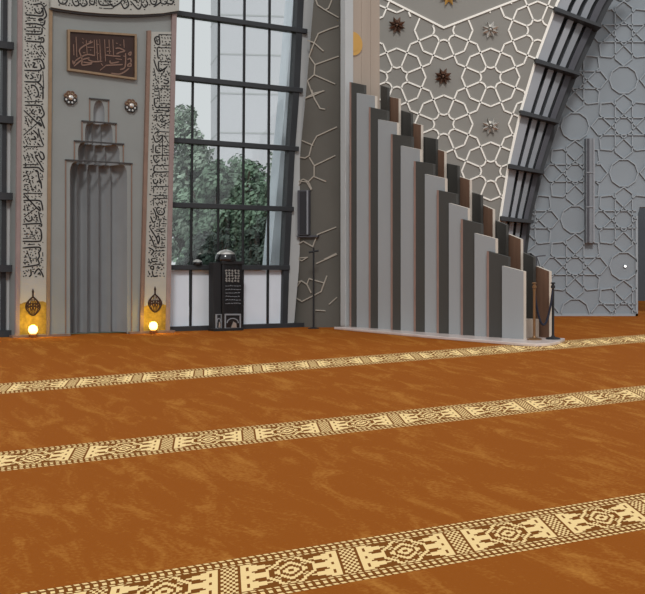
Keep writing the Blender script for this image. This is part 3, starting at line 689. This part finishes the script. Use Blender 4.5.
# solid back so that it has thickness
vb = [pcurve(s, z, -.25) for r_ in rowsP for s, z in r_]; pw.add(vb, [tuple(reversed(f)) for f in fs])
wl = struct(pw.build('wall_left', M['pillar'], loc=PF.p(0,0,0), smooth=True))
PS = [(280, 0, 5.94, [[(215,0),(225,30),(270,60),(350,105)], [(310,0),(290,50),(270,60)], [(350,155),(290,175),(230,200),(205,255),(175,335),(210,385),(350,335)], [(165,240),(205,255),(260,305)], [(210,385),(205,445),(165,480),(190,550),(210,594)], [(150,585),(205,555),(265,540)], [(205,445),(330,500)]]),
 (280, 90, 5.94, [[(150,50),(195,35),(260,5)], [(190,0),(205,50),(240,110),(270,115)], [(340,220),(220,275),(190,330),(175,390),(150,405),(120,400)], [(130,300),(200,330)], [(175,400),(205,450),(330,390)], [(205,450),(205,510),(170,545),(190,590)], [(205,515),(275,545)], [(170,545),(140,530),(110,545)]]),
 (280, 180, 7.43, [[(135,50),(160,10),(200,15),(235,75)], [(115,490),(175,455),(245,495),(280,405),(420,350)], [(115,490),(140,580),(200,575)], [(330,590),(420,545)]]),
 (280, 250, 6.99, [[(112,10),(130,65),(155,75),(195,50)], [(130,65),(105,100)], [(255,95),(400,30)], [(105,180),(125,225),(150,215),(190,240),(220,300)], [(95,325),(115,260),(150,215)], [(95,325),(155,360),(290,290),(330,180)], [(190,240),(205,200),(310,230)], [(345,380),(400,330)], [(250,420),(320,425)]])]
ps = MB()
for ox, oy, sc, sts in PS:
    for st in sts:
        pts = []
        for (a, b_) in zip(st[:-1], st[1:]):
            for j in range(4): pts.append((ox + lerp(a[0], b_[0], j/4)/sc, oy + lerp(a[1], b_[1], j/4)/sc))
        pts.append((ox + st[-1][0]/sc, oy + st[-1][1]/sc))
        # the curve pushes the surface back: meet it along the ray by a second look-up
        out_ = []
        for x, y in pts:
            s, z = PF.px(x, y)
            for _ in range(4):
                t = max(0, min(1, s/PLn)); s, z = PF.px(x, y, .30*math.sin(math.pi*t**.85))
            out_.append((s, z))
        ps.ribbon(out_, .025, pcurve, -.005, .03)
ps.build('relief_line', M['pillar_line'], wl)
# grey line-array loudspeaker on it
s0, za = PF.px(297.3, 235, .42); s1, zb = PF.px(309, 190, .42)
sp = thing('line_array_speaker', PF.p(s0, za, .3), 'short dark grey column loudspeaker mounted high on the dark curved pier', 'speaker')
MB().fbox(PF, s0, s1, za, zb, .14, .42).build('cabinet', M['spk'], sp, bevel=.012)
MB().fbox(PF, s0+.06, s1-.07, za+.03, zb-.03, .41, .435).build('grille', M['grille'], sp)
MB().fbox(PF, s1-.05, s1-.02, za+.01, zb-.01, .42, .44).build('edge_strip', M['spkl'], sp)
MB().fbox(PF, s0-.03, s1+.2, za-.05, za-.01, .1, .38).build('bracket', M['spk'], sp)
# thin black stand
bs = G(313.6, 328.6)
st_ = thing('slim_stand', bs, 'thin black upright stand with short crossbar before the dark pier', 'stand')
MB().lathe([(.13,0),(.13,.015),(.03,.035)], bs, 18).build('base', M['matte'], st_)
zt_ = EYE + (H-248)*bs.y/F
MB().tube([bs+Vector((0,0,.02)), bs+Vector((0,0,zt_))], .02, 10).build('pole', M['matte'], st_)
zc = EYE + (H-251.5)*bs.y/F
MB().tube([bs+Vector((-.11,-.02,zc-.02)), bs+Vector((.11,.02,zc+.02))], .022, 8).build('crossbar', M['matte'], st_)

# ------------------------------------------------------------------ star wall behind the minbar
SP = 47*SD/F
def arch_x(y):
    P_ = [(-60,596),(-45,586),(0,558),(62,535),(113,520),(166,508),(218,500),(260,495),(330,490)]
    for (ya, xa), (yb, xb) in zip(P_[:-1], P_[1:]):
        if ya <= y <= yb: return lerp(xa, xb, (y-ya)/(yb-ya))
    return 490
sw = MB()
bnd = [(330, -60), (330, 330)] + [(arch_x(y)+6, y) for y in range(320, -61, -20)]
q = [(a, max(0, z)) for a, z in spts(SF, bnd)]
sw.prism(q, SF.p, 0, -.3)
swo = struct(sw.build('wall_back', M['starwall'], loc=SF.p(1, 0, 0)))
def vline(x): return 28 + (x-443.5)*(.5035 if x < 443.5 else -.385)
def inside(x, y): return y > vline(x)+1.4 and x < arch_x(y)-.5 and x > 332 and y < 330
INS0 = inside
def clip_runs(pts, step=1.0):
    runs = []; cur = []
    for (a, b_) in zip(pts[:-1], pts[1:]):
        L_ = math.hypot(b_[0]-a[0], b_[1]-a[1]); k = max(1, int(L_/step))
        for j in range(k):
            p = (lerp(a[0], b_[0], j/k), lerp(a[1], b_[1], j/k))
            par = inside is INS0 and p[1]-vline(p[0]) < 6.5 and abs((b_[1]-a[1]) - (b_[0]-a[0])*(.5035 if p[0] < 443.5 else -.385)) < .35*L_
            if inside(*p) and not par: cur.append(p)
            else:
                if len(cur) > 1: runs.append(cur)
                cur = []
    p = pts[-1]
    if inside(*p): cur.append(p)
    if len(cur) > 1: runs.append(cur)
    return runs
sl_ = MB(); LW = 1.55*SD/F
def sline(pts, w=LW):
    for rn in clip_runs(pts):
        # drop collinear samples
        out_ = [rn[0]]
        for i in range(1, len(rn)-1):
            a, b_, c_ = rn[i-1], rn[i], rn[i+1]
            if abs((b_[0]-a[0])*(c_[1]-b_[1]) - (b_[1]-a[1])*(c_[0]-b_[0])) > 1e-6: out_.append(b_)
        out_.append(rn[-1])
        sl_.ribbon([SF.px(x, y) for x, y in out_], w, SF.p, -.005, .035)
P47 = 47.0
for i in range(-4, 4):
    for j in range(-3, 6):
        if (i + j) % 2: continue
        cx, cy = 490.5 + i*46.9, 77.5 + j*46.9
        pol = lambda r_, a: (cx + r_*P47*math.cos(a), cy + r_*P47*math.sin(a))
        octo = [pol(.618, math.pi/4*k) for k in range(9)]
        for k in range(8): sline([octo[k], octo[k+1]])
        for k in range(8):
            a0_ = math.pi/4*(k+.5)
            sline([pol(.253, a0_), pol(.765, a0_)])
            # scalloped inner star
            a1_ = math.pi/4*(k+.5); a2_ = math.pi/4*(k+1.5); am_ = (a1_+a2_)/2
            sline([pol(.253, a1_), pol(.215, lerp(a1_, am_, .45)), pol(.198, am_), pol(.215, lerp(am_, a2_, .55)), pol(.253, a2_)])
vb_ = [(340, vline(340)), (443.5, 28), (560, vline(560))]
sl_.ribbon([SF.px(x, y) for x, y in vb_], LW*1.25, SF.p, -.005, .045)
ed = [(arch_x(y), y) for y in range(-45, 300, 12)]
sl_.ribbon([SF.px(x, y) for x, y in ed], LW*1.6, SF.p, -.01, .06)
sl_.build('strapwork', M['strap'], swo)
# star ornaments
def star(px, py, m, label, r_=.245, group='star ornaments on the patterned wall'):
    s, z = SF.px(px, py); P = SF.p(s, z, 0)
    t = thing('star_ornament', P, label, 'wall ornament', group)
    u_, z_, n_ = Vector((1,0,0)), Vector((0,0,1)), Vector((0,-1,0))
    MB().lathe([(.06,0),(.06,.05),(.03,.11),(.01,.125)], P, 12, axis=n_).build('center_knob', m, t, smooth=True)
    for k in range(8):
        a = math.pi/4*(k+.5); e = u_*math.cos(a) + z_*math.sin(a); f_ = -u_*math.sin(a) + z_*math.cos(a)
        tip = P + e*r_ + n_*.10; l_ = P + e*.09 + f_*.072 + n_*.03; r__ = P + e*.09 - f_*.072 + n_*.03; top = P + e*.06 + n_*.10; bk = P + e*.05 + n_*.0
        b_ = MB(); b_.add([bk, l_, tip, r__, top], [(0,1,4),(1,2,4),(2,3,4),(3,0,4),(0,3,2,1)]); b_.build('star_point', m, t)
star(396.7, 25.8, M['rust'], 'bronze star ornament on patterned wall beside the beige pulpit back')
star(442.8, 77, M['rust'], 'bronze star ornament on patterned wall, below the chevron\'s low point')
star(490, 30.2, M['chrome'], 'silver star ornament on patterned wall, the upper one nearest the arch')
star(490.3, 126.5, M['chrome'], 'silver star ornament on patterned wall, the lower one nearest the arch')
star(448.5, -3.5, M['goldm'], 'gold star ornament above the white chevron line, cut by picture\'s top', r_=.29)

# return wall between the pier and the star wall
e0 = PF.p(PLn, 0, 0); e1 = SF.p(SF.px(334, 300)[0], 0, 0)
tr_ = MB(); 
dv = Vector((e1.x-e0.x, e1.y-e0.y)).normalized(); nv = Vector((-dv.y, dv.x))
CF = Frame((e0.x, e0.y), dv, nv); Lc = (e1-e0).length
tr_.fbox(CF, .05, Lc+.1, 0, 8.6, 0, .2)
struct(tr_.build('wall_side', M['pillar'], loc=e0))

# ------------------------------------------------------------------ ribbed arch between star wall and right wall
tr1 = bpy.data.objects.new('trim_1', None); COL.objects.link(tr1); tr1.location = SF.p(SF.px(500, 300)[0], 0, 0); struct(tr1)
def arch_w(y): return lerp(50, 30, max(-.2, min(1, y/218)))
ys = list(range(-45, 335, 10))
def rib(f0, f1, m, o0, o1, nm):
    pts = [(arch_x(y)+arch_w(y)*f0, y) for y in ys] + [(arch_x(y)+arch_w(y)*f1, y) for y in reversed(ys)]
    q_ = [(a, max(0, z)) for a, z in spts(SF, pts)]
    MB().prism(q_, SF.p, o0, o1).build(nm, m, tr1)
rib(.03, 1.12, M['dark'], -.45, -.32, 'back_plate')
rib(.03, .26, M['mid'], -.3, .02, 'rib'); rib(.36, .50, M['mid'], -.3, -.06, 'rib'); rib(.60, .74, M['spkl'], -.3, -.10, 'rib'); rib(.82, .97, M['spk'], -.34, -.16, 'rib')
for (xa, ya, xb, yb) in ((582,-42,620,-30), (553.5,10,600,27.5), (534.5,61.5,578.5,75), (519.5,113,557.5,122.5), (508,166.5,543,172.8), (500,218.5,532.5,222)):
    (sa, z1_), (sb, z2_) = SF.px(xa, ya, .1), SF.px(xb, yb, .1)
    MB().prism([(sa, z1_-.06), (sb, z2_-.04), (sb, z2_+.04), (sa, z1_+.06)], SF.p, -.4, .28).build('bracket_bar', M['dark'], tr1)

# ------------------------------------------------------------------ right wall with geometric relief
rw = MB(); xr0 = 470; zt_r = RF.px(600, -60)[1]
sO, _ = RF.px(637.5, 300); _, zO = RF.px(640, 207); sE = 14.0
sX0 = RF.px(xr0, 300)[0]
rw.prism([(sX0, 0), (sO, 0), (sO, zO-.25), (sO+.06, zO), (sO+2.4, zO), (sO+2.4, 0), (sE, 0), (sE, zt_r), (sX0, zt_r)], RF.p, 0, -.35)
rwo = struct(rw.build('wall_right', M['rwall'], loc=RF.p(7, 0, 0)))
rl = MB(); RWd = 1.05*RD/F
def rin(x, y): return x > arch_x(min(330, max(-60, y)))+arch_w(y)*.6 and y < 314.5 and y > -55 and ((x < 636.5) or (y < 205 and x < 760))
def rclip(pts):
    global inside
    sv = inside; inside = rin
    try: rr = clip_runs(pts)
    finally: inside = sv
    for rn in rr: rl.ribbon([RF.px(x, y) for x, y in (rn if len(rn) < 3 else [rn[0]] + [rn[i] for i in range(1, len(rn)-1) if abs((rn[i][0]-rn[i-1][0])*(rn[i+1][1]-rn[i][1])-(rn[i][1]-rn[i-1][1])*(rn[i+1][0]-rn[i][0])) > 1e-6] + [rn[-1]])], RWd, RF.p, -.005, .05)
ph, pv = 48.6, 46.5
for i in range(-2, 4):
    for j in range(-4, 5):
        cx, cy = 574.8 + i*ph, 126.4 + j*pv
        if (i + j) % 2 == 0:
            rclip([(cx + 14.2*math.cos(2*math.pi*k/10), cy + 14.0*math.sin(2*math.pi*k/10)) for k in range(11)])
        else:
            dd = 8.6
            for k in range(4):
                a = math.pi/4*k; ca, sa_ = math.cos(a), math.sin(a)
                for sg in (-1, 1):
                    rclip([(cx + x*ca - dd*sg*sa_, cy + x*sa_ + dd*sg*ca) for x in (-25.5, 25.5)])
            for k in range(8):
                a = math.pi/4*k; ca, sa_ = math.cos(a), math.sin(a)
                cap_ = [(25.5, -dd), (32.4, 0), (25.5, dd)]
                rclip([(cx + x*ca - y*sa_, cy + x*sa_ + y*ca) for x, y in cap_])
rl.fbox(RF, sO-.07, sO, 0, zO-.25, -.005, .05); rl.fbox(RF, sX0, sO, 0, .07, -.005, .05)
rl.build('geometric_relief', M['rline'], rwo)
# back room seen through the opening
br = MB(); br.box((sO-1.5, RD+16, 0), (sO+6, RD+16.2, 5)); br.box((sO+5.8, RD+.4, 0), (sO+6, RD+16, 5)); br.box((sO-1.7, RD+.4, 0), (sO-1.5, RD+16, 5))
struct(br.build('wall_far', M['room'], loc=(sO, RD+8, 0)))
# pale column speaker on the right wall
s0, za = RF.px(586, 243, .2); s1, zb = RF.px(594.6, 138, .2)
cs_ = thing('column_speaker', RF.p(s0, za, 0), 'tall slim pale grey column loudspeaker on the geometric relief wall', 'speaker')
MB().fbox(RF, s0, s1, za, zb, .0, .22).build('cabinet', M['spkl'], cs_, bevel=.01)
MB().fbox(RF, s0+.025, s0+.09, za+.02, zb-.02, .21, .24).build('grille', M['spk'], cs_)
MB().fbox(RF, s1-.05, s1-.015, za+.02, zb-.02, .21, .26).build('edge_strip', M['mid'], cs_)
for y in (172.5, 207):
    z = RF.px(590, y, .2)[1]; MB().fbox(RF, s0-.005, s1+.005, z-.012, z+.012, .0, .25).build('joint_band', M['mid'], cs_)
s0, z0 = RF.px(624.8, 266.2)
wl_ = thing('wall_spotlight', RF.p(s0, z0, 0), 'tiny bright white lamp on the relief wall near its right edge', 'lamp')
MB().lathe([(.045,0),(.045,.05)], RF.p(s0, z0, 0), 14, axis=(0,-1,0)).build('housing', M['spkl'], wl_)
MB().lathe([(.03,.045),(.02,.065),(.008,.07)], RF.p(s0, z0, 0), 14, axis=(0,-1,0)).build('lens', M['wlamp'], wl_, smooth=True)

# ------------------------------------------------------------------ minbar (stepped pulpit)
mb_o = thing('minbar', B0.xyz, 'tall stepped pulpit of alternating pale and charcoal upright boards on a marble base', 'pulpit')
PZ = .055; WID = .78
mp_ = [G(334, 329.3), G(430, 338.4), G(516, 345.6), G(536, 346.8), G(550, 346), G(560, 344), G(565, 341.2)]
far = mp_[-1].to_2d() - n*5.9
poly = [(p.x, p.y) for p in mp_] + [(far.x, far.y)]
MB().prism(poly, lambda a, b_, z: Vector((a, b_, z)), 0, PZ).build('platform', M['marble'], mb_o, bevel=.012)
bx_ = [348.8, 356, 366, 378.2, 388.4, 400.7, 411, 425.4, 438, 450, 461, 474.3, 486.3, 501.8, 523.6]
tops = [(349.7,82,364,85), (356.7,93,375,96), (369,107,387,111), (378,119.4,397,122.7), (391,134,411.6,137), (400.7,145.6,420,149.6), (414,161,433,164), (424.8,174,445,178.5), (437,190,456,194), (448.8,203,467.8,208.4), (461,219,481,224), (474.5,233,495.5,238.7), (487,251,508,257), (502,265.8,523.6,271.4)]
TH = .065
for i, (xl, yl, xr, yr) in enumerate(tops):
    sl0, zl0 = MF.px(xl, yl, .07); sr0, zr0 = MF.px(xr, yr, -.035)
    pale = i % 2 == 1
    for side in (1, -1):
        oL, oR = .07, -.035
        f_ = (lambda o_: o_) if side == 1 else (lambda o_: -WID - o_)
        P = MF.p
        a = [P(sl0, PZ, f_(oL)), P(sr0, PZ, f_(oR)), P(sr0, zr0, f_(oR)), P(sl0, zl0, f_(oL))]
        b_ = [P(sl0, PZ, f_(oL-TH)), P(sr0, PZ, f_(oR-TH)), P(sr0, zr0, f_(oR-TH)), P(sl0, zl0, f_(oL-TH))]
        # faces: outer, inner, bottom, right end, top, left end
        mis = [0, 1, 0, 3, 3, 2]
        bd = MB().hexa(a + b_, mis=mis)
        if not pale and side == 1:
            e_ = .045; q_ = lambda o_: o_ + .004
            ze = zl0 + (zr0-zl0)*e_/(sr0-sl0)
            bd.hexa([P(sl0-.004, PZ, oL-TH), P(sl0+e_, PZ, oL-TH), P(sl0+e_, ze, oL-TH), P(sl0-.004, zl0, oL-TH), P(sl0-.004, PZ, q_(oL)), P(sl0+e_, PZ, q_(oL-.105*e_/(sr0-sl0))), P(sl0+e_, ze, q_(oL-.105*e_/(sr0-sl0))), P(sl0-.004, zl0, q_(oL))], mi=2)
        if pale: ms = [M['white'], M['wood'], M['white'], M['pale_edge']]
        else: ms = [M['slate'], M['slate'], M['edge'], M['slate']]
        o = bd.build('side_board', ms, mb_o)
        o['label'] = ('pale grey upright board' if pale else 'charcoal upright board') + (' of the near flank' if side == 1 else ' of the far flank')
# tall post and back panel
sp0, _ = MF.px(338.2, 200, .0); sp1, _ = MF.px(348.6, 200, .0)
ZT = 8.9
spm = sp0 + .36
MB().fbox(MF, spm-.2, spm, PZ, ZT, -.17, .05).build('corner_post', M['jamb'], mb_o, bevel=.01)
for k in range(3): MB().fbox(MF, spm-.14+.004*k, spm-.05, PZ, ZT, -.17-(k+1)*.26+.006, -.17-k*.26).build('back_panel', M['beige'], mb_o)
zc = EYE + (H-42.5)*24.8/F
half = [(-.165 - .27*math.sin(math.pi*j/20), zc + .27*math.cos(math.pi*j/20)) for j in range(21)]
MB().prism(half, lambda a, z, dd: MF.p(dd, z, a), spm-.06, spm-.015).build('medallion', M['goldm'], mb_o)
half = [(-.165 - .17*math.sin(math.pi*j/20), zc + .17*math.cos(math.pi*j/20)) for j in range(21)]
MB().prism(half, lambda a, z, dd: MF.p(dd, z, a), spm-.02, spm-.002).build('medallion_center', M['goldm'], mb_o)
# stairs between the flanks
s_end, _ = MF.px(512, 339); ns = 12; rise = .345; run = (s_end - (sp0+.5))/ns
for k in range(ns):
    s1_ = s_end - k*run
    MB().fbox(MF, s1_-run-.03, s1_, PZ if k < 2 else PZ+(k-1)*rise, PZ+(k+1)*rise, -WID+.09, -.09).build('stair_step', M['beige'], mb_o, bevel=.008)
# ------------------------------------------------------------------ rope barrier and microphone stand at the foot of the stairs
def stanchion(px, py, m, label, hgt):
    P = G(px, py, PZ)
    t = thing('stanchion', P, label, 'rope post', 'rope barrier posts at the pulpit stairs')
    MB().lathe([(.135,0),(.135,.015),(.11,.03),(.04,.045),(.028,.07)], P, 22).build('base', m, t, smooth=True)
    MB().lathe([(.024,.06),(.024,hgt-.09)], P, 14).build('pole', m, t, smooth=True)
    MB().lathe([(.024,hgt-.1),(.04,hgt-.09),(.04,hgt-.05),(.024,hgt-.045),(.024,hgt-.02),(.05,hgt-.005),(.03,hgt+.012)], P, 16).build('cap', m, t, smooth=True)
    return P
h1 = (339.8-283)/F*G(534,339.8,PZ).y; 
Pa = stanchion(534.3, 339.8, M['brass'], 'brass rope post nearest the pulpit\'s lowest pale board', h1)
Pb = stanchion(553.0, 339.2, M['matte'], 'black rope post at the right end of the marble base', h1*1.0)
ra = Pa + Vector((0,0,h1-.12)); rb = Pb + Vector((0,0,h1-.08))
rp = []
for j in range(25):
    t = j/24; p = ra.lerp(rb, t); p.z -= .66*(1-(2*t-1)**2)**.9 * (1 if t < .5 else 1); rp.append(p)
tt = thing('barrier_rope', ra, 'navy rope sagging between the brass and black posts', 'rope')
MB().tube(rp, .02, 10).build('cord', M['rope'], tt, smooth=True)
MB().lathe([(.012,-.03),(.028,-.02),(.028,.02),(.012,.03)], ra, 12).build('hook', M['brass'], tt); MB().lathe([(.012,-.03),(.028,-.02),(.028,.02),(.012,.03)], rb, 12).build('hook', M['brass'], tt)
Pm = G(536.6, 336.2, PZ)
ms_ = thing('microphone_stand', Pm, 'thin grey microphone stand rising behind the brass rope post', 'microphone stand')
zt_ = EYE + (H-256)*Pm.y/F
MB().lathe([(.12,0),(.12,.015),(.02,.03)], Pm, 18).build('base', M['matte'], ms_)
MB().tube([Pm+Vector((0,0,.02)), Vector((Pm.x, Pm.y, zt_))], .011, 8).build('pole', M['spk'], ms_)
MB().tube([Vector((Pm.x-.05, Pm.y, zt_-.02)), Vector((Pm.x+.05, Pm.y, zt_)), Vector((Pm.x+.17, Pm.y, zt_+.01))], .012, 8).build('boom', M['spk'], ms_)
MB().tube([Vector((Pm.x-.12, Pm.y, zt_+.05)), Vector((Pm.x-.05, Pm.y, zt_-.02))], [.02,.012], 8).build('microphone', M['matte'], ms_)

# ------------------------------------------------------------------ outside: lawn, trees, tower
struct(lw.build('lawn', M['lawn'], loc=q0), 'lawn outside the tall window', 'ground')
def W(px, py, Y): return Vector(((px-CX)*Y/F, Y, EYE + (H-py)*Y/F))
def tree(px, ytop, ybot, wpx_, Y, m, label, nleaf=5200, ls=.10):
    base = W(px, 300, Y); base.z = -.4
    t = thing('tree', base, label, 'tree', 'trees outside the tall window')
    ctr = W(px, (ytop+ybot)/2, Y); rx = wpx_/2*Y/F; rz = (ybot-ytop)/2*Y/F
    tk = MB(); tk.tube([base, base.lerp(ctr, .5)+Vector((.1,.05,0)), ctr+Vector((0,0,rz*.4))], [.2,.15,.06], 8)
    for k in range(5):
        a = k*1.3; tk.tube([base.lerp(ctr, .55), ctr + Vector((math.cos(a)*rx*.6, math.sin(a)*rx*.6, rz*(.1+.12*k)))], [.09,.03], 6)
    tk.build('trunk', M['bark'], t)
    cl = []
    for k in range(60):
        v = Vector((random.gauss(0,1), random.gauss(0,1), random.gauss(0,1))).normalized()*random.random()**.36
        cl.append((ctr + Vector((v.x*rx*.85, v.y*rx*.85, v.z*rz*.85)), random.uniform(.2,.42)*min(rx, rz)))
    lf = MB(); vs, fs = [], []
    for k in range(nleaf):
        c_, rr = random.choice(cl)
        v = Vector((random.gauss(0,1), random.gauss(0,1), random.gauss(0,1))).normalized()
        p = c_ + v*rr*random.random()**.33
        nn = (v + Vector((random.uniform(-.8,.8), random.uniform(-.8,.8), random.uniform(-.3,.9)))).normalized()
        e1_ = nn.orthogonal().normalized(); e2_ = nn.cross(e1_); s_ = ls*random.uniform(.6,1.3); b_ = len(vs)
        vs += [p+e1_*s_, p+e2_*s_*.55, p-e1_*s_, p-e2_*s_*.55]; fs.append((b_, b_+1, b_+2, b_+3))
    lf.add(vs, fs); lf.build('crown', m, t)
tree(180, 100, 300, 88, 36, M['leafa'], 'tallest pale leafy tree outside, beside the prayer niche\'s edge', 15000)
tree(238, 140, 300, 92, 40.5, M['leafb'], 'green leafy tree outside, behind the black domed lectern', 15000)
tree(282, 150, 300, 74, 45, M['leafa'], 'pale green tree outside near the window\'s slanted frame', 12000)
tree(210, 148, 310, 70, 33, M['leafb'], 'bushy green tree outside in front of the tallest tree', 15000)
tree(268, 212, 315, 58, 35.5, M['leafc'], 'dark low tree outside under the window\'s second-lowest transom', 9000)
tree(214, 228, 325, 80, 29.8, M['leafc'], 'dark shrubby tree outside just above the window\'s lowest transom', 9000)
# tower
TY = 95.0
tw = thing('tower_block', W(250, 300, TY), 'pale grey tower block outside rising behind the trees', 'building')
x0 = W(205, 0, TY).x; xm = W(219, 0, TY).x; x1 = W(299, 0, TY).x
tb = MB(); tb.prism([(x0, TY+5), (xm, TY), (x1, TY+1), (x1+1, TY+9), (x0+1, TY+10)], lambda a, b_, z: Vector((a, b_, z)), -.5, 38); tb.build('facade', M['tower'], tw)
for k in range(9):
    z = 3 + k*3.4; fb = MB(); fb.prism([(x0-.03, TY+5), (xm, TY-.05), (x1+.02, TY+.95), (x1, TY+1.1), (xm, TY+.1), (x0+.05, TY+5.1)], lambda a, b_, zz: Vector((a, b_, zz)), z, z+.12); fb.build('floor_band', M['jamb'], tw)
# slanted white outer rib of the hall just beyond the glass
RFo = -3.0
rb_ = [(300,-45),(293,0),(285.5,100),(279,170),(270,268)]
o = MB().prism([QF.px(x, y, RFo) for x, y in rb_] + [(QF.px(268, 300, RFo)[0], -.4), (QF.px(281, 300, RFo)[0], -.4)] + [QF.px(x+12, y, RFo) for x, y in reversed(rb_)], QF.p, RFo-.4, RFo).build('trim_2', M['panelw'], loc=QF.p(QF.px(270,268,RFo)[0], -.4, RFo))
struct(o)

# ------------------------------------------------------------------ light
wd = bpy.data.worlds.new('sky'); SC.world = wd; wd.use_nodes = True
bg = wd.node_tree.nodes['Background']; bg.inputs['Color'].default_value = (.965, .985, 1.0, 1); bg.inputs['Strength'].default_value = .76
sun = bpy.data.lights.new('sun', 'SUN'); sun.energy = 1.35; sun.angle = R(9); sun.color = (1, .99, .97)
so = bpy.data.objects.new('sun', sun); COL.objects.link(so); so.location = (2, -5, 14)
so.rotation_euler = (R(52), 0, R(0))
SC.view_settings.view_transform = 'Standard'; SC.view_settings.look = 'None'; SC.view_settings.gamma = 1; SC.view_settings.exposure = 0
